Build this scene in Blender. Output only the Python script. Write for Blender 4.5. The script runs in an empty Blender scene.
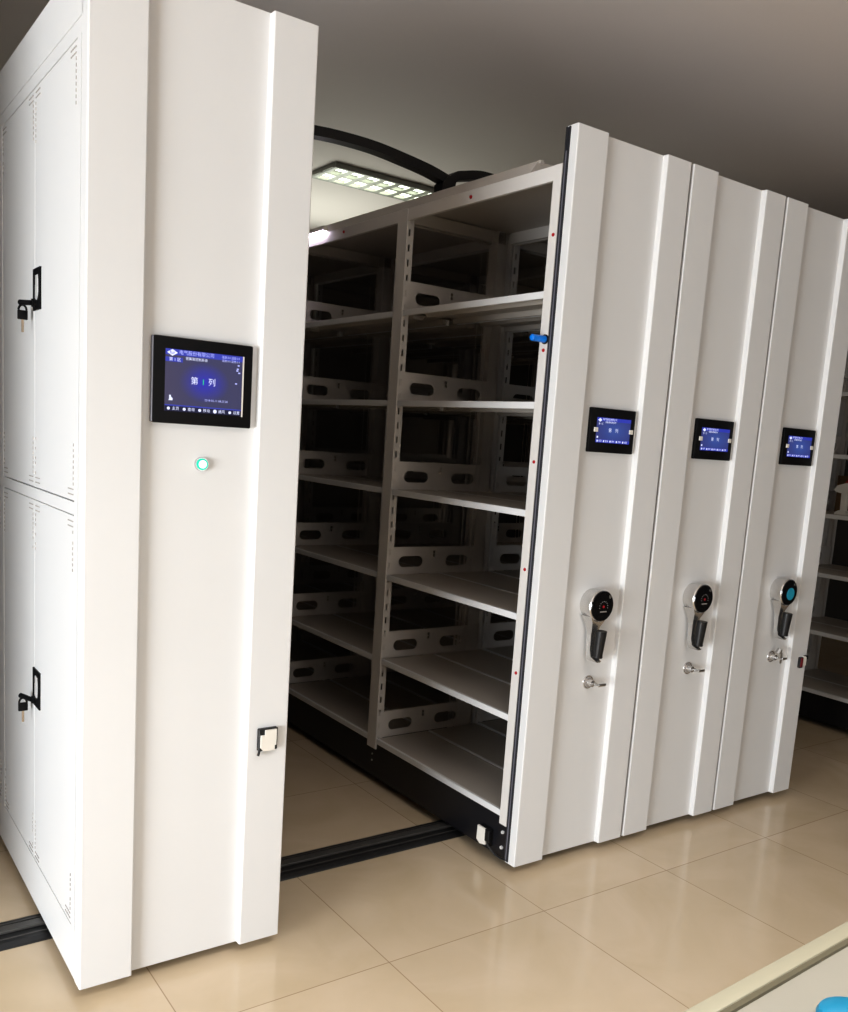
import bpy, bmesh, math, random
from mathutils import Vector, Matrix
random.seed(7)
C = bpy.context.scene.collection
PI = math.pi

# ------------------------------------------------------------------ materials
def new_mat(name):
    m = bpy.data.materials.new(name); m.use_nodes = True
    nt = m.node_tree
    return m, nt, nt.nodes['Principled BSDF']

def paint(name, col, rough=.4, metal=0., noise=.03, scale=6., bump=0., coat=0.):
    m, nt, b = new_mat(name)
    n = nt.nodes.new('ShaderNodeTexNoise'); n.inputs['Scale'].default_value = scale
    n.inputs['Detail'].default_value = 4
    tc = nt.nodes.new('ShaderNodeTexCoord'); nt.links.new(tc.outputs['Object'], n.inputs['Vector'])
    r = nt.nodes.new('ShaderNodeMapRange')
    r.inputs['To Min'].default_value = 1 - noise; r.inputs['To Max'].default_value = 1 + noise
    nt.links.new(n.outputs['Fac'], r.inputs['Value'])
    mx = nt.nodes.new('ShaderNodeVectorMath'); mx.operation = 'SCALE'
    mx.inputs[0].default_value = col
    nt.links.new(r.outputs['Result'], mx.inputs['Scale'])
    nt.links.new(mx.outputs['Vector'], b.inputs['Base Color'])
    b.inputs['Roughness'].default_value = rough; b.inputs['Metallic'].default_value = metal
    b.inputs['Coat Weight'].default_value = coat
    if bump:
        n2 = nt.nodes.new('ShaderNodeTexNoise'); n2.inputs['Scale'].default_value = 180
        nt.links.new(tc.outputs['Object'], n2.inputs['Vector'])
        bp = nt.nodes.new('ShaderNodeBump'); bp.inputs['Strength'].default_value = bump; bp.inputs['Distance'].default_value = .002
        nt.links.new(n2.outputs['Fac'], bp.inputs['Height']); nt.links.new(bp.outputs['Normal'], b.inputs['Normal'])
    return m

def emis(name, col, s):
    m, nt, b = new_mat(name)
    b.inputs['Base Color'].default_value = (*[c * .3 for c in col], 1)
    b.inputs['Emission Color'].default_value = (*col, 1); b.inputs['Emission Strength'].default_value = s
    return m

M = {}
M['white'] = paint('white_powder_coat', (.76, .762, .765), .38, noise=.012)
M['cream'] = paint('shelf_powder_coat', (.50, .465, .425), .42, noise=.015)  # same paint as the white lips, darkened to put in interior shade
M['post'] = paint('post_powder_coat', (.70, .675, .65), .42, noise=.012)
M['black'] = paint('black_chassis', (.012, .012, .015), .35, noise=.1)
M['blackplastic'] = paint('black_plastic', (.008, .008, .009), .45, noise=.05)
M['gloss'] = paint('gloss_black', (.006, .006, .007), .55, noise=.05)
M['gloss'].node_tree.nodes['Principled BSDF'].inputs['Specular IOR Level'].default_value = .2
M['capblack'] = paint('cap_black', (.008, .008, .009), .16, noise=.05)
M['rubber'] = paint('rubber_seal', (.018, .019, .024), .5, noise=.08)
M['rubberlight'] = paint('rubber_seal_light', (.16, .16, .19), .4, noise=.08)
M['chrome'] = paint('chrome', (.66, .65, .64), .27, .92, noise=.02)
M['steel'] = paint('steel', (.55, .54, .53), .3, 1., noise=.04)
M['red'] = paint('red_plastic', (.42, .012, .02), .35)
M['darkred'] = paint('dark_red_plastic', (.16, .01, .02), .3)
M['blue'] = paint('blue_plastic', (.0, .20, .78), .35)
M['sky'] = paint('sky_blue_plastic', (.03, .36, .52), .4)
M['puck'] = paint('blue_cover', (.012, .21, .36), .4)
M['sensorwhite'] = paint('sensor_white', (.82, .79, .73), .3)
M['rail'] = paint('rail_dark', (.018, .018, .019), .38, noise=.15, scale=20)
M['railtop'] = paint('rail_strip', (.075, .072, .068), .32, noise=.2, scale=20)
M['desk'] = paint('desk_cream', (.36, .335, .25), .35, noise=.01)
M['desktop'] = paint('desk_panel', (.35, .33, .28), .3, noise=.01)
M['deskgroove'] = paint('desk_groove', (.13, .115, .075), .5)
M['mark'] = paint('print_grey', (.40, .37, .35), .6)
M['groove'] = paint('groove_dark', (.10, .085, .07), .6)
M['brown'] = paint('brown_board', (.16, .09, .04), .6, noise=.2)
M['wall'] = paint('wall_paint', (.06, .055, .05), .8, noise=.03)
M['ceil'] = paint('ceiling_paint', (.74, .68, .66), .85, noise=.03, scale=1.5)
M['keyblade'] = paint('key_brass', (.45, .36, .27), .35, .8)
M['green'] = emis('green_ring', (.0, .62, .42), .9)
M['lit'] = emis('button_lit', (.85, 1., .95), 1.2)
M['stxt'] = emis('screen_white', (.72, .76, 1.), .85)
M['sdim'] = emis('screen_dim', (.50, .54, 1.), .75)
M['sbar'] = emis('screen_bar', (.05, .07, .55), .55)
M['smenu'] = emis('screen_menu', (.01, .012, .07), .4)
M['sgreen'] = emis('screen_green', (.02, .55, .2), .9)
M['tube'] = emis('tube', (.93, 1., .82), 3.2)
M['led'] = emis('aisle_led', (.93, .82, 1.), 13.)
M['reflector'] = paint('louvre_metal', (.50, .51, .45), .35, .1)
M['darkgrey'] = paint('grey_panel', (.10, .095, .09), .5)
M['inlay'] = paint('handle_inlay', (.8, .8, .8), .3, .3)
M['fixframe'] = paint('fixture_frame', (.30, .30, .27), .45)

def screen_mat(name, core, edge, lowleft, s, r):
    m, nt, b = new_mat(name)
    tc = nt.nodes.new('ShaderNodeTexCoord')
    mp = nt.nodes.new('ShaderNodeMapping'); nt.links.new(tc.outputs['Generated'], mp.inputs['Vector'])
    d = nt.nodes.new('ShaderNodeVectorMath'); d.operation = 'DISTANCE'
    d.inputs[1].default_value = (.5, .0, .5)
    sx = nt.nodes.new('ShaderNodeSeparateXYZ'); nt.links.new(mp.outputs['Vector'], sx.inputs[0])
    cx = nt.nodes.new('ShaderNodeCombineXYZ'); nt.links.new(sx.outputs['X'], cx.inputs['X']); nt.links.new(sx.outputs['Z'], cx.inputs['Z'])
    nt.links.new(cx.outputs[0], d.inputs[0])
    cr = nt.nodes.new('ShaderNodeValToRGB'); nt.links.new(d.outputs['Value'], cr.inputs['Fac'])
    e = cr.color_ramp.elements
    e[0].position = .0; e[0].color = (*core, 1); e[1].position = r; e[1].color = (*edge, 1)
    g = nt.nodes.new('ShaderNodeMix'); g.data_type = 'RGBA'
    sub = nt.nodes.new('ShaderNodeMath'); sub.operation = 'MULTIPLY_ADD'
    nt.links.new(sx.outputs['X'], sub.inputs[0]); sub.inputs[1].default_value = -1.3; sub.inputs[2].default_value = .55
    sub.use_clamp = True
    nt.links.new(sub.outputs[0], g.inputs['Factor'])
    nt.links.new(cr.outputs['Color'], g.inputs[6]); g.inputs[7].default_value = (*lowleft, 1)
    nt.links.new(g.outputs[2], b.inputs['Emission Color'])
    b.inputs['Emission Strength'].default_value = s
    b.inputs['Base Color'].default_value = (.01, .01, .02, 1); b.inputs['Roughness'].default_value = .5
    return m
M['screen'] = screen_mat('large_display', (.02, .022, .42), (.04, .04, .10), (.062, .05, .085), 1., .33)
M['screen_s'] = screen_mat('small_display', (.045, .085, .30), (.035, .045, .18), (.04, .045, .17), 1., .6)

def floor_mat():
    m, nt, b = new_mat('polished_beige_tile')
    L = nt.links
    geo = nt.nodes.new('ShaderNodeNewGeometry'); s = nt.nodes.new('ShaderNodeSeparateXYZ'); L.new(geo.outputs['Position'], s.inputs[0])
    T = .5565
    def cell(o, off):
        a = nt.nodes.new('ShaderNodeMath'); a.operation = 'SUBTRACT'; L.new(o, a.inputs[0]); a.inputs[1].default_value = off
        d = nt.nodes.new('ShaderNodeMath'); d.operation = 'DIVIDE'; L.new(a.outputs[0], d.inputs[0]); d.inputs[1].default_value = T
        f = nt.nodes.new('ShaderNodeMath'); f.operation = 'FRACT'; L.new(d.outputs[0], f.inputs[0])
        p = nt.nodes.new('ShaderNodeMath'); p.operation = 'PINGPONG'; L.new(d.outputs[0], p.inputs[0]); p.inputs[1].default_value = .5
        fl = nt.nodes.new('ShaderNodeMath'); fl.operation = 'FLOOR'; L.new(d.outputs[0], fl.inputs[0])
        return p.outputs[0], fl.outputs[0]
    px, ix = cell(s.outputs['X'], -.0615); py, iy = cell(s.outputs['Y'], -.2145)
    mn = nt.nodes.new('ShaderNodeMath'); mn.operation = 'MINIMUM'; L.new(px, mn.inputs[0]); L.new(py, mn.inputs[1])
    gr = nt.nodes.new('ShaderNodeMapRange'); gr.inputs['From Min'].default_value = .0014; gr.inputs['From Max'].default_value = .0034
    L.new(mn.outputs[0], gr.inputs['Value'])
    # soft veined clouds, offset per tile
    cmb = nt.nodes.new('ShaderNodeCombineXYZ'); L.new(ix, cmb.inputs[0]); L.new(iy, cmb.inputs[1])
    wn = nt.nodes.new('ShaderNodeTexWhiteNoise'); L.new(cmb.outputs[0], wn.inputs['Vector'])
    off = nt.nodes.new('ShaderNodeVectorMath'); off.operation = 'MULTIPLY_ADD'
    L.new(wn.outputs['Color'], off.inputs[0]); off.inputs[1].default_value = (9, 9, 9); L.new(geo.outputs['Position'], off.inputs[2])
    n = nt.nodes.new('ShaderNodeTexNoise'); n.inputs['Scale'].default_value = 3.2; n.inputs['Detail'].default_value = 8; n.inputs['Distortion'].default_value = 1.2
    L.new(off.outputs[0], n.inputs['Vector'])
    cr = nt.nodes.new('ShaderNodeValToRGB'); L.new(n.outputs['Fac'], cr.inputs['Fac'])
    cr.color_ramp.elements[0].position = .3; cr.color_ramp.elements[0].color = (.60, .485, .335, 1)
    cr.color_ramp.elements[1].position = .7; cr.color_ramp.elements[1].color = (.67, .55, .405, 1)
    tv = nt.nodes.new('ShaderNodeMapRange'); tv.inputs['To Min'].default_value = .96; tv.inputs['To Max'].default_value = 1.03
    L.new(wn.outputs['Value'], tv.inputs['Value'])
    sc = nt.nodes.new('ShaderNodeVectorMath'); sc.operation = 'SCALE'; L.new(cr.outputs['Color'], sc.inputs[0]); L.new(tv.outputs['Result'], sc.inputs['Scale'])
    mx = nt.nodes.new('ShaderNodeMix'); mx.data_type = 'RGBA'
    L.new(gr.outputs['Result'], mx.inputs['Factor']); mx.inputs[6].default_value = (.36, .26, .17, 1); L.new(sc.outputs[0], mx.inputs[7])
    L.new(mx.outputs[2], b.inputs['Base Color'])
    n3 = nt.nodes.new('ShaderNodeTexNoise'); n3.inputs['Scale'].default_value = 14; L.new(geo.outputs['Position'], n3.inputs['Vector'])
    rr = nt.nodes.new('ShaderNodeMapRange'); rr.inputs['To Min'].default_value = .10; rr.inputs['To Max'].default_value = .17
    L.new(n3.outputs['Fac'], rr.inputs['Value']); L.new(rr.outputs['Result'], b.inputs['Roughness'])
    b.inputs['IOR'].default_value = 1.5
    return m
M['floor'] = floor_mat()

# ------------------------------------------------------------------ mesh helpers
class MB:
    def __init__(s): s.bm = bmesh.new()
    def box(s, x0, x1, y0, y1, z0, z1, bev=0., seg=2, mat=None):
        g = bmesh.ops.create_cube(s.bm, size=1.)
        vs = g['verts']
        bmesh.ops.scale(s.bm, vec=(x1 - x0, y1 - y0, z1 - z0), verts=vs)
        bmesh.ops.translate(s.bm, vec=((x0 + x1) / 2, (y0 + y1) / 2, (z0 + z1) / 2), verts=vs)
        if mat is not None: bmesh.ops.transform(s.bm, matrix=mat, verts=vs)
        if bev:
            es = {e for v in vs for e in v.link_edges}
            bmesh.ops.bevel(s.bm, geom=list(es), offset=bev, segments=seg, affect='EDGES', profile=.5)
        return s
    def cyl(s, a, b, r0, r1=None, n=24, caps=True):
        a = Vector(a); b = Vector(b); d = b - a
        g = bmesh.ops.create_cone(s.bm, cap_ends=caps, segments=n, radius1=r0, radius2=r0 if r1 is None else r1, depth=d.length)
        q = d.to_track_quat('Z', 'Y').to_matrix().to_4x4()
        bmesh.ops.transform(s.bm, matrix=Matrix.Translation((a + b) / 2) @ q, verts=g['verts'])
        return s
    def tube(s, pts, r, n=10):
        pts = [Vector(p) for p in pts]; rings = []
        for i, p in enumerate(pts):
            t = (pts[min(i + 1, len(pts) - 1)] - pts[max(i - 1, 0)]).normalized()
            u = t.orthogonal().normalized() if not rings else (rings[-1][1] - t * rings[-1][1].dot(t)).normalized()
            v = t.cross(u)
            rings.append(([s.bm.verts.new(p + r * (u * math.cos(2 * PI * k / n) + v * math.sin(2 * PI * k / n))) for k in range(n)], u))
        for (A, _), (B, _) in zip(rings, rings[1:]):
            for k in range(n): s.bm.faces.new((A[k], A[(k + 1) % n], B[(k + 1) % n], B[k]))
        s.bm.faces.new(rings[0][0][::-1]); s.bm.faces.new(rings[-1][0])
        return s
    def prism(s, poly, axis, a0, a1, bev=0., seg=3):
        """poly: 2D points; axis: the extrusion axis; the 2D coords are the two other axes in xyz order."""
        def P(p, a): return {'x': (a, p[0], p[1]), 'y': (p[0], a, p[1]), 'z': (p[0], p[1], a)}[axis]
        A = [s.bm.verts.new(P(p, a0)) for p in poly]; B = [s.bm.verts.new(P(p, a1)) for p in poly]
        n = len(poly)
        fs = [s.bm.faces.new(A), s.bm.faces.new(B[::-1])]
        side = []
        for k in range(n): fs.append(s.bm.faces.new((A[k], B[k], B[(k + 1) % n], A[(k + 1) % n])))
        bmesh.ops.recalc_face_normals(s.bm, faces=fs)
        if bev:
            es = [e for k in range(n) for e in A[k].link_edges if e.other_vert(A[k]) is B[k]]
            bmesh.ops.bevel(s.bm, geom=es, offset=bev, segments=seg, affect='EDGES', profile=.5)
        return s
    def sheet(s, outer, holes, plane, at, th):
        """flat sheet with real holes; plane 'y': 2D is (x,z) at y=at, thickness th along +axis."""
        def P(p): return {'y': (p[0], at, p[1]), 'x': (at, p[0], p[1]), 'z': (p[0], p[1], at)}[plane]
        es = []
        for loop in [outer] + holes:
            vs = [s.bm.verts.new(P(p)) for p in loop]
            es += [s.bm.edges.new((vs[i], vs[(i + 1) % len(vs)])) for i in range(len(vs))]
        r = bmesh.ops.triangle_fill(s.bm, edges=es, use_beauty=True, use_dissolve=False)
        fs = [g for g in r['geom'] if isinstance(g, bmesh.types.BMFace)]
        e = bmesh.ops.extrude_face_region(s.bm, geom=fs)
        d = {'y': (0, th, 0), 'x': (th, 0, 0), 'z': (0, 0, th)}[plane]
        bmesh.ops.translate(s.bm, vec=d, verts=[g for g in e['geom'] if isinstance(g, bmesh.types.BMVert)])
        bmesh.ops.recalc_face_normals(s.bm, faces=s.bm.faces[:])
        return s
    def text(s, body, x, y, z, size, align='LEFT', sx=1.):
        """Flat lettering in the plane y=const, reading towards +x, seen from -y."""
        cu = bpy.data.curves.new('lettering', 'FONT'); cu.body = body; cu.size = size
        cu.align_x = align; cu.align_y = 'CENTER'; cu.resolution_u = 2
        o = bpy.data.objects.new('lettering', cu); C.objects.link(o)
        bpy.context.view_layer.update()
        me = bpy.data.meshes.new_from_object(o.evaluated_get(bpy.context.evaluated_depsgraph_get()))
        n0 = len(s.bm.verts); s.bm.from_mesh(me); s.bm.verts.ensure_lookup_table()
        T = Matrix.Translation((x, y, z)) @ Matrix.Rotation(PI / 2, 4, 'X') @ Matrix.Diagonal((sx, 1, 1, 1))
        bmesh.ops.transform(s.bm, matrix=T, verts=s.bm.verts[n0:])
        bpy.data.objects.remove(o); bpy.data.curves.remove(cu); bpy.data.meshes.remove(me)
        return s
    def move(s, v): bmesh.ops.translate(s.bm, vec=v, verts=s.bm.verts[:]); return s
    def build(s, name, mat, parent=None, smooth=False, label=None):
        me = bpy.data.meshes.new(name); s.bm.to_mesh(me); s.bm.free()
        me.materials.append(mat)
        if smooth:
            for p in me.polygons: p.use_smooth = True
            try: me.set_sharp_from_angle(angle=math.radians(35))
            except Exception: pass
        o = bpy.data.objects.new(name, me); C.objects.link(o)
        if parent is not None: o.parent = parent
        if label: o['label'] = label
        return o

def rect(x0, x1, z0, z1): return [(x0, z0), (x1, z0), (x1, z1), (x0, z1)]
def oblong(x0, x1, z0, z1, n=8):
    r = (z1 - z0) / 2; zc = (z0 + z1) / 2; out = []
    for k in range(n + 1):
        a = -PI / 2 + PI * k / n; out.append((x1 - r + r * math.cos(a), zc + r * math.sin(a)))
    for k in range(n + 1):
        a = PI / 2 + PI * k / n; out.append((x0 + r + r * math.cos(a), zc + r * math.sin(a)))
    return out

def empty(name, label, cat, loc, group=None, rz=0.):
    o = bpy.data.objects.new(name, None); C.objects.link(o)
    o.location = loc; o.rotation_euler.z = rz; o.empty_display_size = .1
    o['label'] = label; o['category'] = cat
    if group: o['group'] = group
    return o
def tag(o, label, cat, group=None):
    o['label'] = label; o['category'] = cat
    if group: o['group'] = group
    return o
def struct(o): o['kind'] = 'structure'; return o
def copy_tree(o, parent=None):
    c = o.copy(); C.objects.link(c)
    if parent is not None: c.parent = parent
    for ch in list(o.children): copy_tree(ch, c)
    return c

# ------------------------------------------------------------------ the room
X0, X1, Y0, Y1, ZC = -5.5, 5.2, -4.2, 5.4, 2.9
struct(MB().box(X0, X1, Y0, Y1, -.1, 0).build('floor', M['floor']))
struct(MB().box(X0, X1, Y0, Y1, ZC, ZC + .1).build('ceiling', M['ceil']))
struct(MB().box(X0, X1, Y1, Y1 + .1, 0, ZC).build('wall_back', M['wall']))
struct(MB().box(-2.28, -2.18, .20, Y1, 0, ZC).build('wall_side', M['wall']))  # unseen wall, placed to shade the rear of the left cabinet's side
struct(MB().box(X1, X1 + .1, Y0, Y1, 0, ZC).build('wall_right', M['wall']))
struct(MB().box(X0 - .1, X0, Y0, Y1, 0, ZC).build('wall_left', M['wall']))
struct(MB().box(X0, X1, Y0 - .1, Y0, 0, ZC).build('wall_front', M['wall']))

# ------------------------------------------------------------------ mobile shelving
H = 2.30; W = .4996; ZB = .03; PITCH = W + .0118
ZS = [.1919, .517, .851, 1.181, 1.5136, 1.842]
POSTS = [(.052, .087), (.857, .92), (1.69, 1.753), (2.48, 2.543)]
YEND = 2.543

def front_panel(parent, w, h, mat=None, y1=.048):
    prof = [(0, y1), (0, 0), (.125, 0), (.125, .02), (w - .113, .02), (w - .113, 0), (w, 0), (w, y1)]
    mb = MB().prism(prof, 'z', ZB, h, bev=.0035, seg=3)
    return mb.build('front_panel', mat or M['white'], parent)

def slots_for(z0, z1, x0, x1):
    out = []; z = 2.063 + .0535 * 1
    while z > z0 + .03:
        if z + .013 < z1 - .005: out.append(rect(x0, x1, z - .012, z + .012))
        z -= .0535
    return out

def make_post(parent, y0, y1, rear=False):
    mb = MB(); zl, zh = .148, 2.2
    if not rear:
        mb.box(-.003, .001, y0, y1, zl, zh, .0008, 1)
        mb.sheet(rect(.001, .028, zl, zh), slots_for(zl, zh, .006, .0135), 'y', y0, .0015)
        mb.sheet(rect(.001, .028, zl, zh), slots_for(zl, zh, .006, .0135), 'y', y1 - .0015, .0015)
    else:
        mb.sheet(rect(.398, .428, zl, zh), slots_for(zl, zh, .407, .4145), 'y', y0, .0015)
        mb.sheet(rect(.398, .428, zl, zh), slots_for(zl, zh, .407, .4145), 'y', y1 - .0015, .0015)
        mb.box(.428, .464, y0 + .004, y1 - .004, zl, zh, .004, 2)
        mb.box(W - .004, W - .001, y0, y1, zl, zh)
        mb.box(.464, W - .004, y0 + .025, y0 + .03, zl, zh)
    return mb.build('post', M['post'], parent)

def make_shelf(parent, x0, x1, y0, y1, z, flip=False):
    mb = MB()
    mb.box(x0 + .002, x1 - .002, y0, y1, z - .0018, z)
    xm = (x0 + x1) / 2
    mb.prism([(xm - .03, z - .002), (xm - .018, z - .014), (xm + .018, z - .014), (xm + .03, z - .002)], 'y', y0 + .01, y1 - .01)
    sh = mb.build('shelf', M['cream'], parent)
    lp_ = MB().box(x0, x0 + .012, y0, y1, z - .021, z + .0006, .0015, 2).build('front_lip', M['white'], sh)  # lighter than the shelf: window light on the edge put into the colour
    MB().box(x1 - .012, x1, y0, y1, z - .021, z + .0006, .0015, 2).build('rear_lip', M['cream'], sh)
    return sh

def make_plate(parent, y, z):
    holes = [oblong(.055, .168, .028, .071), oblong(.281, .393, .028, .071), rect(.217, .228, .066, .077), rect(.217, .228, .080, .091)]
    mb = MB().sheet(rect(.010, .472, .001, .106), holes, 'y', 0, .0016)
    mb.box(.010, .472, 0, .012, .1055, .107)                                # folded top edge
    mb.move((0, y, z))
    return mb.build('divider_plate', M['post'], parent)

def shelf_carcass(root, zs=ZS, deep=True, lips=True):
    n = len(POSTS) if deep else 2
    for k, (a, b) in enumerate(POSTS[:n]):
        make_post(root, a, b); make_post(root, a, b, rear=True)
    for (a0, a1), (b0, b1) in zip(POSTS[:n], POSTS[1:n]):
        for z in zs:
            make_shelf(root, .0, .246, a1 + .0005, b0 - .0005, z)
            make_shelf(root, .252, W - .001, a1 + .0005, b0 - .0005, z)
        for xx in ((-.0015, .012), (W - .014, W - .0005)):
            MB().box(*xx, a1 + .0005, b0 - .0005, 2.157, 2.2, .001, 1).build('top_beam', M['post'], root)
        for z in zs: make_plate(root, b0 + .003, z)
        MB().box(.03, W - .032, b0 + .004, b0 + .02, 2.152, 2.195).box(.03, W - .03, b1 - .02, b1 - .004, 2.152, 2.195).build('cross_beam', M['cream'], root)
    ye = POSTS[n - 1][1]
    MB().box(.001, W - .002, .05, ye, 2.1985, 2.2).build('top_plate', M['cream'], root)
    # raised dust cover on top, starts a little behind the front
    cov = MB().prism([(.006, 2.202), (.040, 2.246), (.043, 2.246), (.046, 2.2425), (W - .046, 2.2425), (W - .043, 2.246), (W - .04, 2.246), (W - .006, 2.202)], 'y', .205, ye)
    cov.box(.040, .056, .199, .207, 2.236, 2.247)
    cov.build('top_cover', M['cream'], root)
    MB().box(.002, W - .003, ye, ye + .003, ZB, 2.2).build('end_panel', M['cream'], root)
    # black running chassis
    ch = MB()
    ch.box(.004, .012, .05, ye, ZB + .002, .169, .001, 1).box(W - .012, W - .004, .05, ye, ZB + .002, .169, .001, 1)
    ch.box(.012, W - .012, .05, .06, ZB + .002, .169).box(.012, W - .012, ye - .01, ye, ZB + .002, .169)
    ch.box(.012, W - .012, .06, ye - .01, .150, .158)
    ch.build('base_frame', M['black'], root)
    for z in (.121, .068): MB().cyl((.0045, .071, z), (-.001, .071, z), .0065, .0055, 12).build('bolt', M['inlay'], root, True)
    for z in (.121, .095): MB().cyl((.0045, .885, z), (.0005, .885, z), .004, .0035, 10).build('bolt', M['steel'], root, True)
    for wy in (.387, 1.9):
        if wy < ye:
            for wx in (.12, W - .12): MB().cyl((wx - .015, wy, .077), (wx + .015, wy, .077), .055, n=28).build('wheel', M['steel'], root, True)
    for y in (.071,):
        pass

def seal_strip(root, x=0., side=-1):
    mb = MB()
    a, b = (x - .0035, x + .001) if side < 0 else (x - .001, x + .0035)
    mb.box(a, b, .030, .037, ZB + .004, H - .002, .0015, 2).box(a, b, .043, .049, ZB + .004, H - .002, .0015, 2)
    mb.box(a + .0015, b, .030, .049, ZB + .004, H - .004)
    s = mb.build('seal_strip', M['rubber'], root)
    MB().box(a + .0003, b, .0378, .0422, ZB + .01, H * .97).build('seal_core', M['rubberlight'], s)
    return s

def small_screen(root, x0=.1665, z0=1.374, w=.202, h=.138):
    y = .02
    mb = MB().box(x0, x0 + w, y - .012, y + .001, z0, z0 + h, .003, 2)
    scr = mb.build('control_screen', M['gloss'], root, True)
    yd = y - .0125
    dx0, dx1, dz0, dz1 = x0 + .027, x0 + .180, z0 + .031, z0 + .109
    MB().box(dx0, dx1, yd - .0006, yd + .001, dz0, dz1).build('display', M['screen_s'], scr)
    yt = yd - .0012
    top = MB().box(dx0, dx1, yt + .0003, yt + .0006, dz1 - .011, dz1)
    top.box(dx0, dx1, yt + .0003, yt + .0006, dz0, dz0 + .010); top.build('display_bars', M['sbar'], scr)
    t = MB()
    t.prism([(dx0 + .003, dz1 - .008), (dx0 + .012, dz1 - .002), (dx0 + .021, dz1 - .008), (dx0 + .012, dz1 - .014)], 'y', yt - .0003, yt)
    t.text('电气股份有限公司', dx0 + .024, yt - .0002, dz1 - .0055, .008)
    t.text('密集架控制系统', dx0 + .036, yt - .0002, dz1 - .014, .007)
    t.text('第 1 区', dx0 + .006, yt - .0002, dz1 - .020, .007)
    t.text('第', dx0 + .053, yt - .0002, (dz0 + dz1) / 2, .014).text('列', dx0 + .083, yt - .0002, (dz0 + dz1) / 2, .014)
    t.box(dx0 + .003, dx0 + .009, yt - .0002, yt, dz0 + .014, dz0 + .020)
    for k in range(5): t.box(dx0 + .004 + k * .029, dx0 + .009 + k * .029, yt - .0002, yt, dz0 + .002, dz0 + .008)
    t.build('display_lettering', M['stxt'], scr)
    t2 = MB()
    for k, w_ in enumerate(('首页', '查询', '通风', '合架', '设置')): t2.text(w_, dx0 + .012 + k * .029, yt - .0003, dz0 + .005, .007)
    t2.build('menu_lettering', M['stxt'], scr)
    zc = z0 + .0705
    for xb in (x0 + .0245, x0 + .1835):
        MB().box(xb - .008, xb + .008, y - .016, y - .011, zc - .007, zc + .007, .001, 1).build('side_clip', M['sensorwhite'], scr)
    return scr

def crank(root, cx=.2555, cz=.885, sticker=False):
    # cast chrome hub on the panel with an arm running down to the grip
    mb = MB()
    n = 40; rings = [(.020, .049), (.010, .050), (-.012, .0525), (-.028, .0535), (-.032, .051)]
    vr = []
    for y, r in rings: vr.append([mb.bm.verts.new((cx + r * math.cos(2 * PI * k / n), y, cz + r * math.sin(2 * PI * k / n))) for k in range(n)])
    for A, B in zip(vr, vr[1:]):
        for k in range(n): mb.bm.faces.new((A[k], B[k], B[(k + 1) % n], A[(k + 1) % n]))
    mb.bm.faces.new(vr[-1]); mb.bm.faces.new(vr[0][::-1])
    # arm: tapered plate, cross sections going down
    secs = [(cz - .035, .046, .016, -.026), (cz - .055, .031, .014, -.022), (cz - .075, .021, .010, -.014), (cz - .10, .018, .006, -.010),
            (cz - .15, .0165, .004, -.010), (cz - .172, .016, .002, -.016), (cz - .182, .014, .000, -.040), (cz - .186, .008, -.004, -.040)]
    pr = None
    for i, (z, hw, ya, yb) in enumerate(secs):
        c = [mb.bm.verts.new(p) for p in ((cx - hw, ya, z), (cx - hw * .85, yb, z), (cx + hw * .85, yb, z), (cx + hw, ya, z))]
        if pr:
            for k in range(4): mb.bm.faces.new((pr[k], pr[(k + 1) % 4], c[(k + 1) % 4], c[k]))
        else: mb.bm.faces.new(c[::-1])
        pr = c
    mb.bm.faces.new(pr)
    bmesh.ops.recalc_face_normals(mb.bm, faces=mb.bm.faces[:])
    h = mb.build('crank_handle', M['chrome'], root, True)
    MB().cyl((cx, -.0305, cz), (cx, -.0345, cz), .0505, .0485, 40).build('dial_cap', M['capblack'], h, True)
    g = MB()
    g.cyl((cx + .004, -.030, cz - .172), (cx + .006, -.034, cz - .082), .0145, .0185, 24)
    g.cyl((cx + .004, -.0298, cz - .168), (cx + .004, -.0302, cz - .172), .0165, .016, 24)
    g.build('grip', M['blackplastic'], h, True)
    yf = -.0348
    if sticker:
        MB().cyl((cx + .006, yf + .0002, cz - .006), (cx + .006, yf - .0012, cz - .006), .024, n=32).build('round_sticker', M['sky'], h, True)
    else:
        MB().cyl((cx + .004, yf + .0002, cz - .002), (cx + .004, yf - .001, cz - .002), .0042, n=16).build('red_mark', M['red'], h, True)
        tk = MB()
        for k in range(9):
            a = PI * (-.05 + 1.1 * k / 8); r = .0185
            x, z = cx + .004 + r * math.cos(a), cz - .003 + r * math.sin(a)
            tk.box(x - .001, x + .001, yf - .0008, yf, z - .001, z + .001)
        for k in range(6): tk.box(cx - .010 + k * .005, cx - .0065 + k * .005, yf - .0008, yf, cz - .020, cz - .0165)
        tk.build('dial_ticks', M['mark'], h)
    MB().cyl((cx + .030, yf + .0004, cz + .030), (cx + .030, yf - .0012, cz + .030), .006, n=14).build('screw_cap', M['chrome'], h, True)
    return h

def lock(root, x=.277, z=.617, ring=False):
    mb = MB().cyl((x, .021, z), (x, .016, z), .0235, .022, 28).cyl((x, .017, z), (x, -.004, z), .0125, .011, 20)
    l = mb.build('lock', M['chrome'], root, True)
    MB().cyl((x, .0165, z), (x, .0155, z), .0185, n=28).build('lock_ring', M['mark'], l)
    k = MB()
    k.box(x - .010, x + .010, -.012, -.003, z - .005, z + .005, .002, 2)
    k.box(x - .004, x + .030, -.036, -.030, z - .0035, z + .006, .002, 2).box(x - .003, x + .003, -.034, -.006, z - .003, z + .004, .001, 1)
    if ring:
        k.cyl((x + .004, -.008, z + .020), (x + .010, -.012, z + .036), .011, .010, 16)
        k.box(x + .006, x + .020, -.020, -.016, z - .022, z + .022, .002, 1)
    k.build('key', M['steel'], l, True)
    return l

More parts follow.
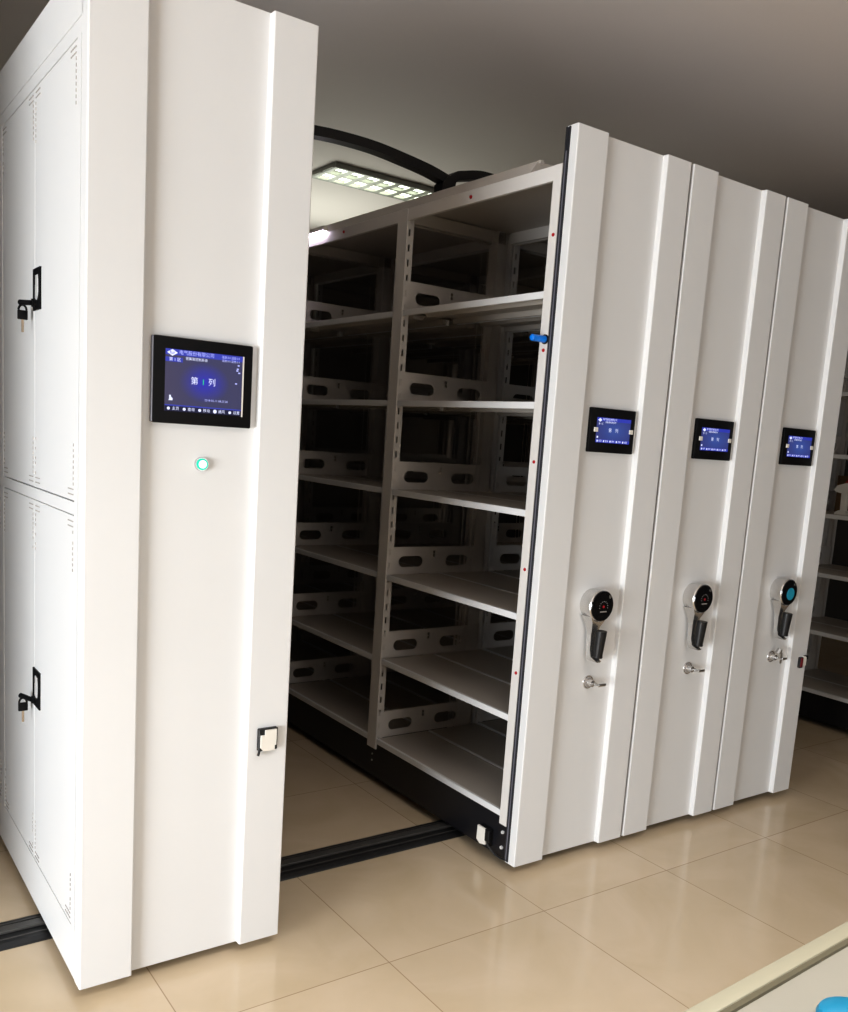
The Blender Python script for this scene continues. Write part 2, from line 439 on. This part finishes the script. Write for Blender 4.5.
def aisle_sensor_front(root, x0, x1, z0, z1):
    """square white sensor standing off a black backplate on the raised strip"""
    s = MB().box(x0, x1, -.012, .001, z0, z1, .002, 1)
    s.cyl((x0 + .004, -.010, z0 + .004), (x0 - .002, -.014, z0 - .010), .0035, n=10)
    s = s.build('aisle_sensor', M['blackplastic'], root)
    f = MB()
    w, h = x1 - x0, z1 - z0
    f.prism([(x0 + .012, z0 + .001), (x1 - .010, z0 + .001), (x1 - .010, z0 + .014), (x1 - .006, z0 + .014), (x1 - .006, z1 - .003),
             (x0 + .016, z1 - .003), (x0 + .016, z1 - .016), (x0 + .004, z1 - .016), (x0 + .004, z0 + .010)], 'y', -.017, -.011)
    f.build('sensor_face', M['sensorwhite'], s)
    return s

def mobile_cabinet(label, loc, sticker=False):
    root = empty('mobile_shelving_cabinet', label, 'cabinet', loc, 'row of closed up mobile cabinets with crank handles')
    front_panel(root, W, H)
    seal_strip(root)
    shelf_carcass(root)
    small_screen(root); crank(root, .2655 if sticker else .2555, sticker=sticker); lock(root, ring=sticker)
    return root

cab_a = mobile_cabinet('white mobile shelving cabinet with open empty shelves facing the aisle and blue pin', (0, 0, 0))
cab_b = copy_tree(cab_a); cab_b.location = (PITCH, 0, 0)
cab_b['label'] = 'white mobile cabinet pressed between two others, middle of the three with crank handles'
cab_c = mobile_cabinet('white mobile cabinet whose crank handle carries a round sky blue sticker', (2 * PITCH, 0, 0), True)

for cb in (cab_b, cab_c): MB().box(-.0105, -.0005, .010, .049, ZB + .004, H - .003, .002, 1).build('gap_seal', M['rubber'], cb)
# extras of the first cabinet, on its aisle side
for (y, z) in ((.485, 2.177), (1.321, 2.181), (.0655, 2.001), (.0655, 1.667), (.0655, 1.332), (.0655, .997), (.0655, .663)):
    MB().cyl((-.001, y, z), (-.0055, y, z), .0062, .0048, 14).build('red_plug', M['red'], cab_a, True, label='small dark red plug')
pin = MB().cyl((-.002, .062, 1.699), (-.006, .062, 1.699), .0145, n=24).build('pin_socket', M['blackplastic'], cab_a, True)
MB().cyl((-.004, .062, 1.699), (-.056, .062, 1.699), .0105, .0098, 24).cyl((-.056, .062, 1.699), (-.060, .062, 1.699), .0098, .006, 24).build('blue_pin', M['blue'], pin, True, label='bright blue plastic pin')
sb = MB().box(-.012, .0045, .118, .172, .052, .112, .002, 1).box(-.020, -.008, .114, .135, .070, .112, .002, 1)
sb = sb.build('base_sensor', M['blackplastic'], cab_a)
MB().prism([(.136, .110), (.176, .110), (.178, .060), (.160, .050), (.132, .056), (.132, .085), (.136, .092)], 'x', -.018, -.011).build('sensor_face', M['sensorwhite'], sb)
MB().tube([(-.012, .130, .080), (-.018, .122, .066), (-.016, .105, .052), (-.012, .085, .040), (-.006, .06, .036), (-.002, .046, .036)], .0028).build('sensor_cable', M['blackplastic'], sb, True)
# lamp on the aisle side of the top beam
lamp = MB().box(-.022, -.002, 1.455, 1.80, 2.202, 2.222, .002, 1).build('aisle_lamp', M['sensorwhite'], cab_a)
MB().box(-.0235, -.004, 1.460, 1.795, 2.1965, 2.2025).build('lamp_diffuser', M['led'], lamp, label='glowing pinkish white lamp strip')
# sensor on the third cabinet's right hand strip
s3 = MB().box(.440, .462, -.012, .001, .560, .604, .002, 1).build('aisle_sensor', M['blackplastic'], cab_c)
MB().box(.442, .457, -.0145, -.011, .565, .602, .001, 1).build('red_lens', M['darkred'], s3)
MB().box(.463, .484, -.012, .001, .566, .607, .002, 1).build('sensor_face', M['sensorwhite'], s3)
MB().box(.476, .490, -.0135, .001, .604, .609).box(.486, .490, -.0135, .001, .594, .606).build('sensor_bracket', M['blackplastic'], s3)

# open rack further right, across the next aisle
rack = empty('mobile_shelving_cabinet', 'open shelving seen beyond the cabinets at the right edge, holding a grey handheld tool', 'cabinet', (2.59, 0, 0))
front_panel(rack, W, H)
ZR = [.190, .506, .816, 1.129, 1.441, 1.76]
shelf_carcass(rack, ZR)

# ------------------------------------------------------------------ left cabinet with doors
LX, LY, LW, LH = -1.357, .0065, .5206, 2.31
left = empty('door_cabinet', 'white metal cabinet at the left with large touch screen and side doors', 'cabinet', (LX, LY, 0))
front_panel(left, LW, LH)
body = MB()
body.box(.014, LW, .048, 2.46, ZB + .01, LH - .001)
body.box(.0, .014, .040, 2.46, 2.196, LH - .001, .001, 1)                  # header
body.box(.0005, .014, .048, 2.46, 2.1605, 2.193)
for a_, b_ in ((.079, .874), (.918, 1.67), (1.72, 2.42)): body.box(.0, .014, a_, b_, 1.157, 1.186)                             # middle rail
body.box(.0, .014, .048, 2.46, ZB + .002, .158)                            # plinth
for (a, b) in ((.0505, .079), (.874, .918), (1.67, 1.72), (2.42, 2.46)): body.box(.0, .014, a, b, .158, 2.1605)
body.build('body', M['white'], left)
MB().box(LW - .0005, LW + .003, .055, 2.45, ZB + .02, LH - .02).build('aisle_panel', M['darkgrey'], left)  # unseen face, made dark to cut bounce light in the aisle
MB().box(.05, LW - .05, .1, 2.4, .012, ZB + .012).build('base', M['black'], left)
for wy in (.387, 1.9):
    for wx in (.12, LW - .12): MB().cyl((wx - .015, wy - LY, .077), (wx + .015, wy - LY, .077), .055, n=24).build('wheel', M['steel'], left, True)

def corner_marks(mb, y, z, sy, sz):
    for k in range(4):
        for j in range(2): mb.box(-.0012, .001, *sorted((y + sy * (.012 + .012 * k), y + sy * (.020 + .012 * k))), *sorted((z + sz * (.012 + .012 * j), z + sz * (.0145 + .012 * j))))
    for k in range(8):
        if random.random() < .85: mb.box(-.0012, .001, *sorted((y + sy * .011, y + sy * .0135)), *sorted((z + sz * (.034 + .0125 * k), z + sz * (.041 + .0125 * k))))

def cab_door(y0, y1, z0, z1, handle_z=None):
    d = MB().box(.0005, .013, y0, y1, z0, z1, .0015, 2).build('cabinet_door', M['white'], left)
    for sy, y in ((1, y0), (-1, y1)):
        for sz, z in ((1, z0), (-1, z1)):
            mk = MB(); corner_marks(mk, y, z, sy, sz); mk.build('corner_marking', M['mark'], d)
    if handle_z:
        yc = .4365; hz0, hz1 = handle_z
        zc = (hz0 + hz1) / 2
        MB().sheet([(yc - .0375, hz0), (yc + .0375, hz0), (yc + .0375, hz1), (yc - .0375, hz1)], [oblong_v(yc - .020, yc + .020, zc - .028, hz1 - .014)], 'x', -.0035, .0045).build('handle', M['gloss'], d)
        MB().box(-.0042, .0012, yc - .018, yc + .010, zc + .006, hz1 - .016, .0015, 1).box(-.0032, .0012, yc - .014, yc + .017, zc - .026, zc + .012, .001, 1).build('handle_inlay', M['inlay'], d, label='shiny metal inlay')
        k = MB().cyl((.0, yc + .01, hz0 + .017), (-.012, yc + .01, hz0 + .017), .010, n=18)
        k.cyl((-.010, yc + .01, hz0 + .017), (-.030, yc + .055, hz0 + .019), .0062, .0068, 14)
        k.build('lock_key', M['gloss'], d, True)
        zk = hz0 + .004
        hk = MB().tube([(-.025 + .0095 * math.cos(a), yc + .050, zk - .004 + .013 * math.sin(a)) for a in [PI * i / 10 for i in range(11)]], .0028, 8)
        hk.box(-.037, -.013, yc + .046, yc + .054, zk - .027, zk - .004, .002, 2)
        hk.build('spare_key', M['gloss'], d, True)
        MB().box(-.028, -.022, yc + .049, yc + .051, zk - .058, zk - .024).build('key_blade', M['keyblade'], d)
    return d
def oblong_v(y0, y1, z0, z1):
    return [(p[1], p[0]) for p in oblong(z0, z1, y0, y1)]
for (a, m, b) in ((.081, .4765, .872), (.920, 1.295, 1.668)):
    for (z0, z1, hz) in ((1.189, 2.158, (1.632, 1.733)), (.160, 1.1545, (.606, .706))):
        cab_door(a - LY, m - .0015 - LY, z0, z1, hz if a < .5 else None)
        cab_door(m + .0015 - LY, b - LY, z0, z1)

# large touch screen: local x = world x - LX
def large_screen():
    x0, x1, z0, z1 = .150, .389, 1.376, 1.569
    x0, x1 = -1.2075 - LX, -.9685 - LX
    y = .0195
    scr = MB().box(x0, x1, y - .014, y + .001, z0, z1, .0035, 2).build('control_screen', M['gloss'], left, True)
    MB().box(x0 - .0022, x0 + .0002, y - .0125, y + .001, z0 + .002, z1 - .001, .0008, 1).build('bezel_edge', M['rubberlight'], scr)
    dx0, dx1, dz0, dz1 = -1.181 - LX, -.9955 - LX, 1.404, 1.542
    yd = y - .0146
    MB().box(dx0, dx1, yd - .0004, yd + .001, dz0, dz1).build('display', M['screen'], scr)
    MB().box(dx1 + .0005, dx1 + .004, yd - .0006, yd + .001, dz0 - .002, dz1).build('display_edge', M['sensorwhite'], scr)
    yt = yd - .0008
    b = MB().box(dx0, dx1, yt, yt + .0003, dz1 - .013, dz1).box(dx0, dx0 + .040, yt, yt + .0003, dz1 - .028, dz1 - .018)
    b.box(dx0, dx1, yt, yt + .0003, dz0 + .012, dz0 + .0145)
    b.build('display_bars', M['sbar'], scr)
    MB().box(dx0, dx1, yt, yt + .0003, dz0, dz0 + .012).build('menu_bar', M['smenu'], scr)
    yt -= .0002
    lg = MB().prism([(dx0 + .003, dz1 - .008), (dx0 + .0155, dz1 - .0005), (dx0 + .028, dz1 - .008), (dx0 + .0155, dz1 - .0155)], 'y', yt - .0002, yt)
    lg.build('logo_diamond', M['stxt'], scr)
    MB().text('fur', dx0 + .0155, yt - .0005, dz1 - .0078, .011, 'CENTER').build('logo_script', M['sbar'], scr)
    t = MB()
    zc = 1.4745; xc = (dx0 + dx1) / 2
    t.text('第', xc - .024, yt, zc + .0, .0185, 'CENTER').text('列', xc + .018, yt, zc + .0, .0185, 'CENTER')
    t.text('密集架控制系统', xc - .020, yt, dz1 - .0185, .0075, 'CENTER')
    t.text('第 1 区', dx0 + .008, yt, dz1 - .023, .009)
    for k, w_ in enumerate(('主页', '查询', '移动', '通风', '设置')): t.text(w_, dx0 + .017 + k * .037, yt, dz0 + .006, .0085)
    for k in range(5): t.cyl((dx0 + .009 + k * .037, yt + .0002, dz0 + .006), (dx0 + .009 + k * .037, yt - .0002, dz0 + .006), .0035 + .001 * (k == 3), n=12)
    t.box(dx0 + .010, dx0 + .014, yt - .0002, yt, dz0 + .026, dz0 + .036).prism([(dx0 + .008, dz0 + .024), (dx0 + .018, dz0 + .024), (dx0 + .018, dz0 + .029), (dx0 + .014, dz0 + .032)], 'y', yt - .0002, yt)
    t.build('display_lettering', M['stxt'], scr)
    t = MB()
    t.text('电气股份有限公司', dx0 + .031, yt, dz1 - .0065, .0105)
    t.text('温度:0.0 湿度:0.0', dx1 - .052, yt, dz1 - .0065, .0062).text('温度:0.0 湿度:0.0', dx1 - .052, yt, dz1 - .0145, .0062)
    t.text('2018-02-11 08:27:28', dx0 + .094, yt, dz0 + .030, .0068)
    for (x, z) in ((dx1 - .012, 1.512), (dx1 - .010, 1.520), (dx1 - .008, 1.503), (dx1 - .015, 1.478), (dx1 - .013, 1.508)): t.box(x - .0025, x + .0025, yt - .0001, yt, z - .0015, z + .0015)
    t.build('small_lettering', M['sdim'], scr)
    MB().box(xc - .0038, xc - .0018, yt - .0002, yt, zc - .006, zc + .006).build('column_number', M['sgreen'], scr)
large_screen()
bx, bz = -1.085 - LX, 1.286
btn = MB().cyl((bx, .0205, bz), (bx, .012, bz), .0165, .0155, 28).build('start_button', M['chrome'], left, True)
MB().cyl((bx, .0125, bz), (bx, .009, bz), .0135, n=28).build('button_ring', M['green'], btn, True, label='glowing green ring')
MB().cyl((bx, .0095, bz), (bx, .0075, bz), .0095, n=24).build('button_face', M['lit'], btn, True)
aisle_sensor_front(left, -.922 - LX, -.869 - LX, .562, .621)

# ------------------------------------------------------------------ floor rail
rail = MB()
rail.prism([(.315, 0), (.452, 0), (.450, .006), (.436, .012), (.330, .012), (.318, .006)], 'x', -2.17, 1.5)
rail = rail.build('floor_rail', M['rail'])
tag(rail, 'black rail track laid across the tiled floor beneath the cabinets', 'rail')
MB().box(-2.17, 1.5, .372, .402, .0119, .0215, .003, 2).build('rail_strip', M['railtop'], rail)
MB().box(-2.17, 1.5, .420, .4255, .0119, .014).box(-2.17, 1.5, .345, .350, .0119, .0135).build('rail_lip', M['railtop'], rail)

# ------------------------------------------------------------------ cable carrier arms above the cabinets
ya = 1.06
arm = empty('cable_carrier', 'black jointed cable carrier arching over the aisle from the cabinet tops', 'cable carrier', (.30, ya, 2.247))
def strap(pts, w, h, name):
    mb = MB(); pr = None
    P = [Vector((x, 0, z)) for x, z in pts]
    for i, p in enumerate(P):
        t = (P[min(i + 1, len(P) - 1)] - P[max(i - 1, 0)]).normalized(); nrm = Vector((-t.z, 0, t.x))
        if nrm.z < 0: nrm = -nrm
        c = [mb.bm.verts.new(p + nrm * a + Vector((0, b, 0))) for a, b in ((-h / 2, -w / 2), (-h / 2, w / 2), (h / 2, w / 2), (h / 2, -w / 2))]
        if pr:
            for k in range(4): mb.bm.faces.new((pr[k], c[k], c[(k + 1) % 4], pr[(k + 1) % 4]))
        else: mb.bm.faces.new(c)
        pr = c
    mb.bm.faces.new(pr[::-1])
    bmesh.ops.recalc_face_normals(mb.bm, faces=mb.bm.faces[:])
    return mb
def smooth_path(pts, n=6):
    out = []
    Q = [pts[0]] + pts + [pts[-1]]
    for i in range(1, len(Q) - 2):
        p0, p1, p2, p3 = Q[i - 1], Q[i], Q[i + 1], Q[i + 2]
        for k in range(n):
            t = k / n
            out.append(tuple(.5 * (2 * b + (c - a) * t + (2 * a - 5 * b + 4 * c - d) * t * t + (3 * b - a - 3 * c + d) * t ** 3) for a, b, c, d in zip(p0, p1, p2, p3)))
    return out + [pts[-1]]
lp = [(.295, 2.392), (.21, 2.411), (.087, 2.427), (-.038, 2.439), (-.157, 2.441), (-.28, 2.436), (-.45, 2.418), (-.62, 2.386), (-.78, 2.345), (-.88, 2.338)]
mb = strap([(x - .30, z - 2.247) for x, z in smooth_path(lp)], .05, .034, 'arm')
for i in range(0):                                                        # chain teeth on the underside
    x, z = smooth_path(lp)[min(i * 2 + 8, 53)]
    mb.box(x - .30 - .007, x - .30 + .007, -.024, .024, z - 2.247 - .022, z - 2.247 - .010)
mb.build('arm', M['blackplastic'], arm)
mb = strap([(x - .30, z - 2.247) for x, z in smooth_path([(.305, 2.385), (.335, 2.412), (.37, 2.424), (.47, 2.443), (.60, 2.436), (.70, 2.41), (.78, 2.36), (.82, 2.31)])], .05, .034, 'arm')
mb.build('arm', M['blackplastic'], arm)
mb = MB().prism([(-.030, 0), (.022, 0), (.022, .10), (.034, .150), (.015, .165), (-.01, .155), (-.035, .125)], 'y', -.028, .028)
mb.box(-.06, .06, -.04, .04, 0, .006)
mb.build('bracket', M['blackplastic'], arm)
mb = MB().box(-1.23, -1.13, -.03, .03, 2.3125 - 2.247, 2.319 - 2.247).box(-1.20, -1.16, -.026, .026, 2.319 - 2.247, 2.335 - 2.247)
mb.build('foot', M['blackplastic'], arm)
mb = MB().box(.48, .56, -.035, .035, 0, .006).box(.50, .54, -.026, .026, .006, .06)
mb.build('foot', M['blackplastic'], arm)

# ------------------------------------------------------------------ ceiling light with louvre
fx0, fx1, fy0, fy1 = .75, 1.98, 2.79, 3.10
light = empty('ceiling_light', 'long fluorescent ceiling light with two rows of bright louvre cells', 'light', ((fx0 + fx1) / 2, (fy0 + fy1) / 2, ZC))
hx, hy = (fx1 - fx0) / 2, (fy1 - fy0) / 2
MB().box(-hx, hx, -hy, -hy + .010, -.030, -.001).box(-hx, hx, hy - .010, hy, -.030, -.001).box(-hx, -hx + .010, -hy + .010, hy - .010, -.030, -.001).box(hx - .010, hx, -hy + .010, hy - .010, -.030, -.001).box(-hx, hx, -hy, hy, -.003, -.0005).build('frame', M['fixframe'], light)
lv = MB().box(-hx + .010, hx - .010, -.013, .013, -.029, -.012).box(-hx + .010, hx - .010, -hy + .010, -hy + .026, -.029, -.012).box(-hx + .010, hx - .010, hy - .026, hy - .010, -.029, -.012)
nc = 11
for k in range(nc + 1):
    x = -hx + .014 + (2 * hx - .028) * k / nc
    for ya_, yb_ in ((-hy + .026, -.013), (.013, hy - .026)): lv.prism([(x - .020, -.028), (x + .020, -.028), (x + .006, -.012), (x - .006, -.012)], 'y', ya_, yb_)
lv.build('louvre', M['reflector'], light)
for y in (-hy / 2, hy / 2): MB().box(-hx + .03, hx - .03, y - .05, y + .05, -.009, -.004).build('tube', M['tube'], light)

# ------------------------------------------------------------------ desk corner and things near the camera
desk = empty('desk', 'cream desk with raised rim at the lower right corner', 'desk', (-.72, -1.9, 0))
def dk(x0, x1, y0, y1, z0, z1, bev=0.): return (x0 + .72, x1 + .72, y0 + 1.9, y1 + 1.9, z0, z1, bev)
DX0, DX1, DY0, DY1 = -1.25, -.05, -2.2, -1.437
ct, st = math.cos(.05), math.sin(.05)
MB().box(*dk(DX0, DX1, DY0, DY1, .715, .745)).build('top', M['desktop'], desk)
r = MB().box(*dk(DX0, DX1, DY1 - .023, DY1, .712, .752, .003))
r.box(*dk(DX0, DX0 + .02, DY0, DY1 - .02, .712, .752, .003)).box(*dk(DX1 - .02, DX1, DY0, DY1 - .02, .712, .752, .003))
r.build('edge_rim', M['desk'], desk, True)
MB().box(*dk(DX0 + .02, DX1 - .02, DY1 - .030, DY1 - .0225, .744, .7495)).build('groove', M['deskgroove'], desk)  # dark strip painting the shade on the rim's inner face
for x in (DX0 + .02, DX1 - .06):
    for y in (DY0 + .02, DY1 - .07): MB().box(*dk(x, x + .04, y, y + .04, 0, .712, .003)).build('leg', M['desk'], desk)
desk.rotation_euler.z = .05
pk = MB(); n = 36
secs = [(0, .032, .022), (.010, .034, .024), (.017, .031, .021), (.021, .022, .013)]
vr = [[pk.bm.verts.new((a * math.cos(2 * PI * k / n), b * math.sin(2 * PI * k / n), z)) for k in range(n)] for z, a, b in secs]
for A, B in zip(vr, vr[1:]):
    for k in range(n): pk.bm.faces.new((A[k], A[(k + 1) % n], B[(k + 1) % n], B[k]))
pk.bm.faces.new(vr[0][::-1]); pk.bm.faces.new(vr[-1])
pk = pk.build('plastic_cap', M['puck'], None, True); pk.location = (-.91, -1.556, .7455); pk.rotation_euler.z = -.3
tag(pk, 'rounded sky blue plastic piece lying on the cream desk', 'plastic cap')

# ------------------------------------------------------------------ on the far rack
zt = ZR[3] + .001
gun = MB()
gun.prism([(-.035, 0), (.035, 0), (.030, .012), (.012, .022), (-.012, .022), (-.030, .012)], 'x', -.03, .03)
gun.prism([(-.014, .018), (.014, .018), (.018, .115), (-.010, .115)], 'x', -.012, .012, .004)
gun = gun.build('handheld_tool', M['sensorwhite'])
gun.location = (2.69, .60, zt)
tag(gun, 'pale grey handheld tool with red top standing on the far right shelf', 'tool')
gh = MB().prism([(.058, .128), (.045, .150), (-.01, .168), (-.06, .160), (-.06, .112), (.02, .112), (.05, .118)], 'x', -.018, .018, .004)
gh.build('head', M['sensorwhite'], gun, True)
MB().prism([(.010, .160), (-.015, .195), (-.055, .190), (-.05, .158)], 'x', -.010, .010, .003).build('red_top', M['red'], gun, True, label='red top piece')
bb = MB().box(-.07, .07, -.12, .12, 0, .20, .002, 1).build('cardboard_box', M['brown'])
bb.location = (2.95, .645, zt); tag(bb, 'brown box standing at the back of the far right shelf', 'box')
MB().box(-.0715, .0715, -.1215, .1215, .14, .2015, .001, 1).build('lid', M['brown'], bb)

# ------------------------------------------------------------------ lights
def area(name, loc, target, sx, sy, power, col):
    l = bpy.data.lights.new(name, 'AREA'); l.shape = 'RECTANGLE'; l.size = sx; l.size_y = sy; l.energy = power; l.color = col
    o = bpy.data.objects.new(name, l); C.objects.link(o); o.location = loc
    o.rotation_euler = (Vector(target) - Vector(loc)).to_track_quat('-Z', 'Y').to_euler()
    return o
area('window_light', (-5.2, -1.6, .85), (-.9, -.1, -.4), 2.2, 1.4, 248, (.92, .965, 1.0))
area('room_light', (.2, -4.0, 1.2), (.5, 0, .9), 2.2, 1.6, 21, (.98, .99, .97))  # added frontal fill, no lamp of the room
dl = area('front_ceiling_light', (-1.2, -1.9, 2.84), (-1.2, -1.8, 0), 2.6, 1.2, 26, (1.0, .985, .96)); dl.data.spread = math.radians(100)  # unseen overhead fill, added to brighten the floor in front
ul = area('ceiling_uplight', (1.1, 4.1, 2.0), (.9, 3.3, 2.9), 1.5, 1.4, 11, (.96, 1.0, .88)); ul.data.spread = math.radians(130)  # hidden upward fill, added to brighten the ceiling near the fixture
w = bpy.data.worlds.new('World'); bpy.context.scene.world = w; w.use_nodes = True
w.node_tree.nodes['Background'].inputs[0].default_value = (.5, .5, .5, 1)
w.node_tree.nodes['Background'].inputs[1].default_value = .3

# ------------------------------------------------------------------ camera
f, a, b_, c_ = 907.82, .62454, .15414, .06803
cy, sy = math.cos(a), math.sin(a)
fw = Vector((sy * math.cos(b_), cy * math.cos(b_), -math.sin(b_)))
r0 = Vector((cy, -sy, 0)); u0 = r0.cross(fw)
rt = r0 * math.cos(c_) + u0 * math.sin(c_); up = -r0 * math.sin(c_) + u0 * math.cos(c_)
cd = bpy.data.cameras.new('camera'); cam = bpy.data.objects.new('camera', cd); C.objects.link(cam)
Mx = Matrix((rt, up, -fw)).transposed().to_4x4(); Mx.translation = (-1.89842, -2.04069, 1.38255)
cam.matrix_world = Mx
cd.sensor_fit = 'HORIZONTAL'; cd.sensor_width = 36; cd.lens = f * 36 / 848
cd.shift_x = -(426.217 - 424) / 848; cd.shift_y = (579.262 - 506) / 848
cd.clip_start = .02
bpy.context.scene.camera = cam
vs = bpy.context.scene.view_settings
vs.view_transform = 'Standard'; vs.look = 'Medium High Contrast'; vs.exposure = 0.; vs.gamma = 1.
cy_ = bpy.context.scene.cycles
cy_.max_bounces = 10; cy_.diffuse_bounces = 6; cy_.glossy_bounces = 4
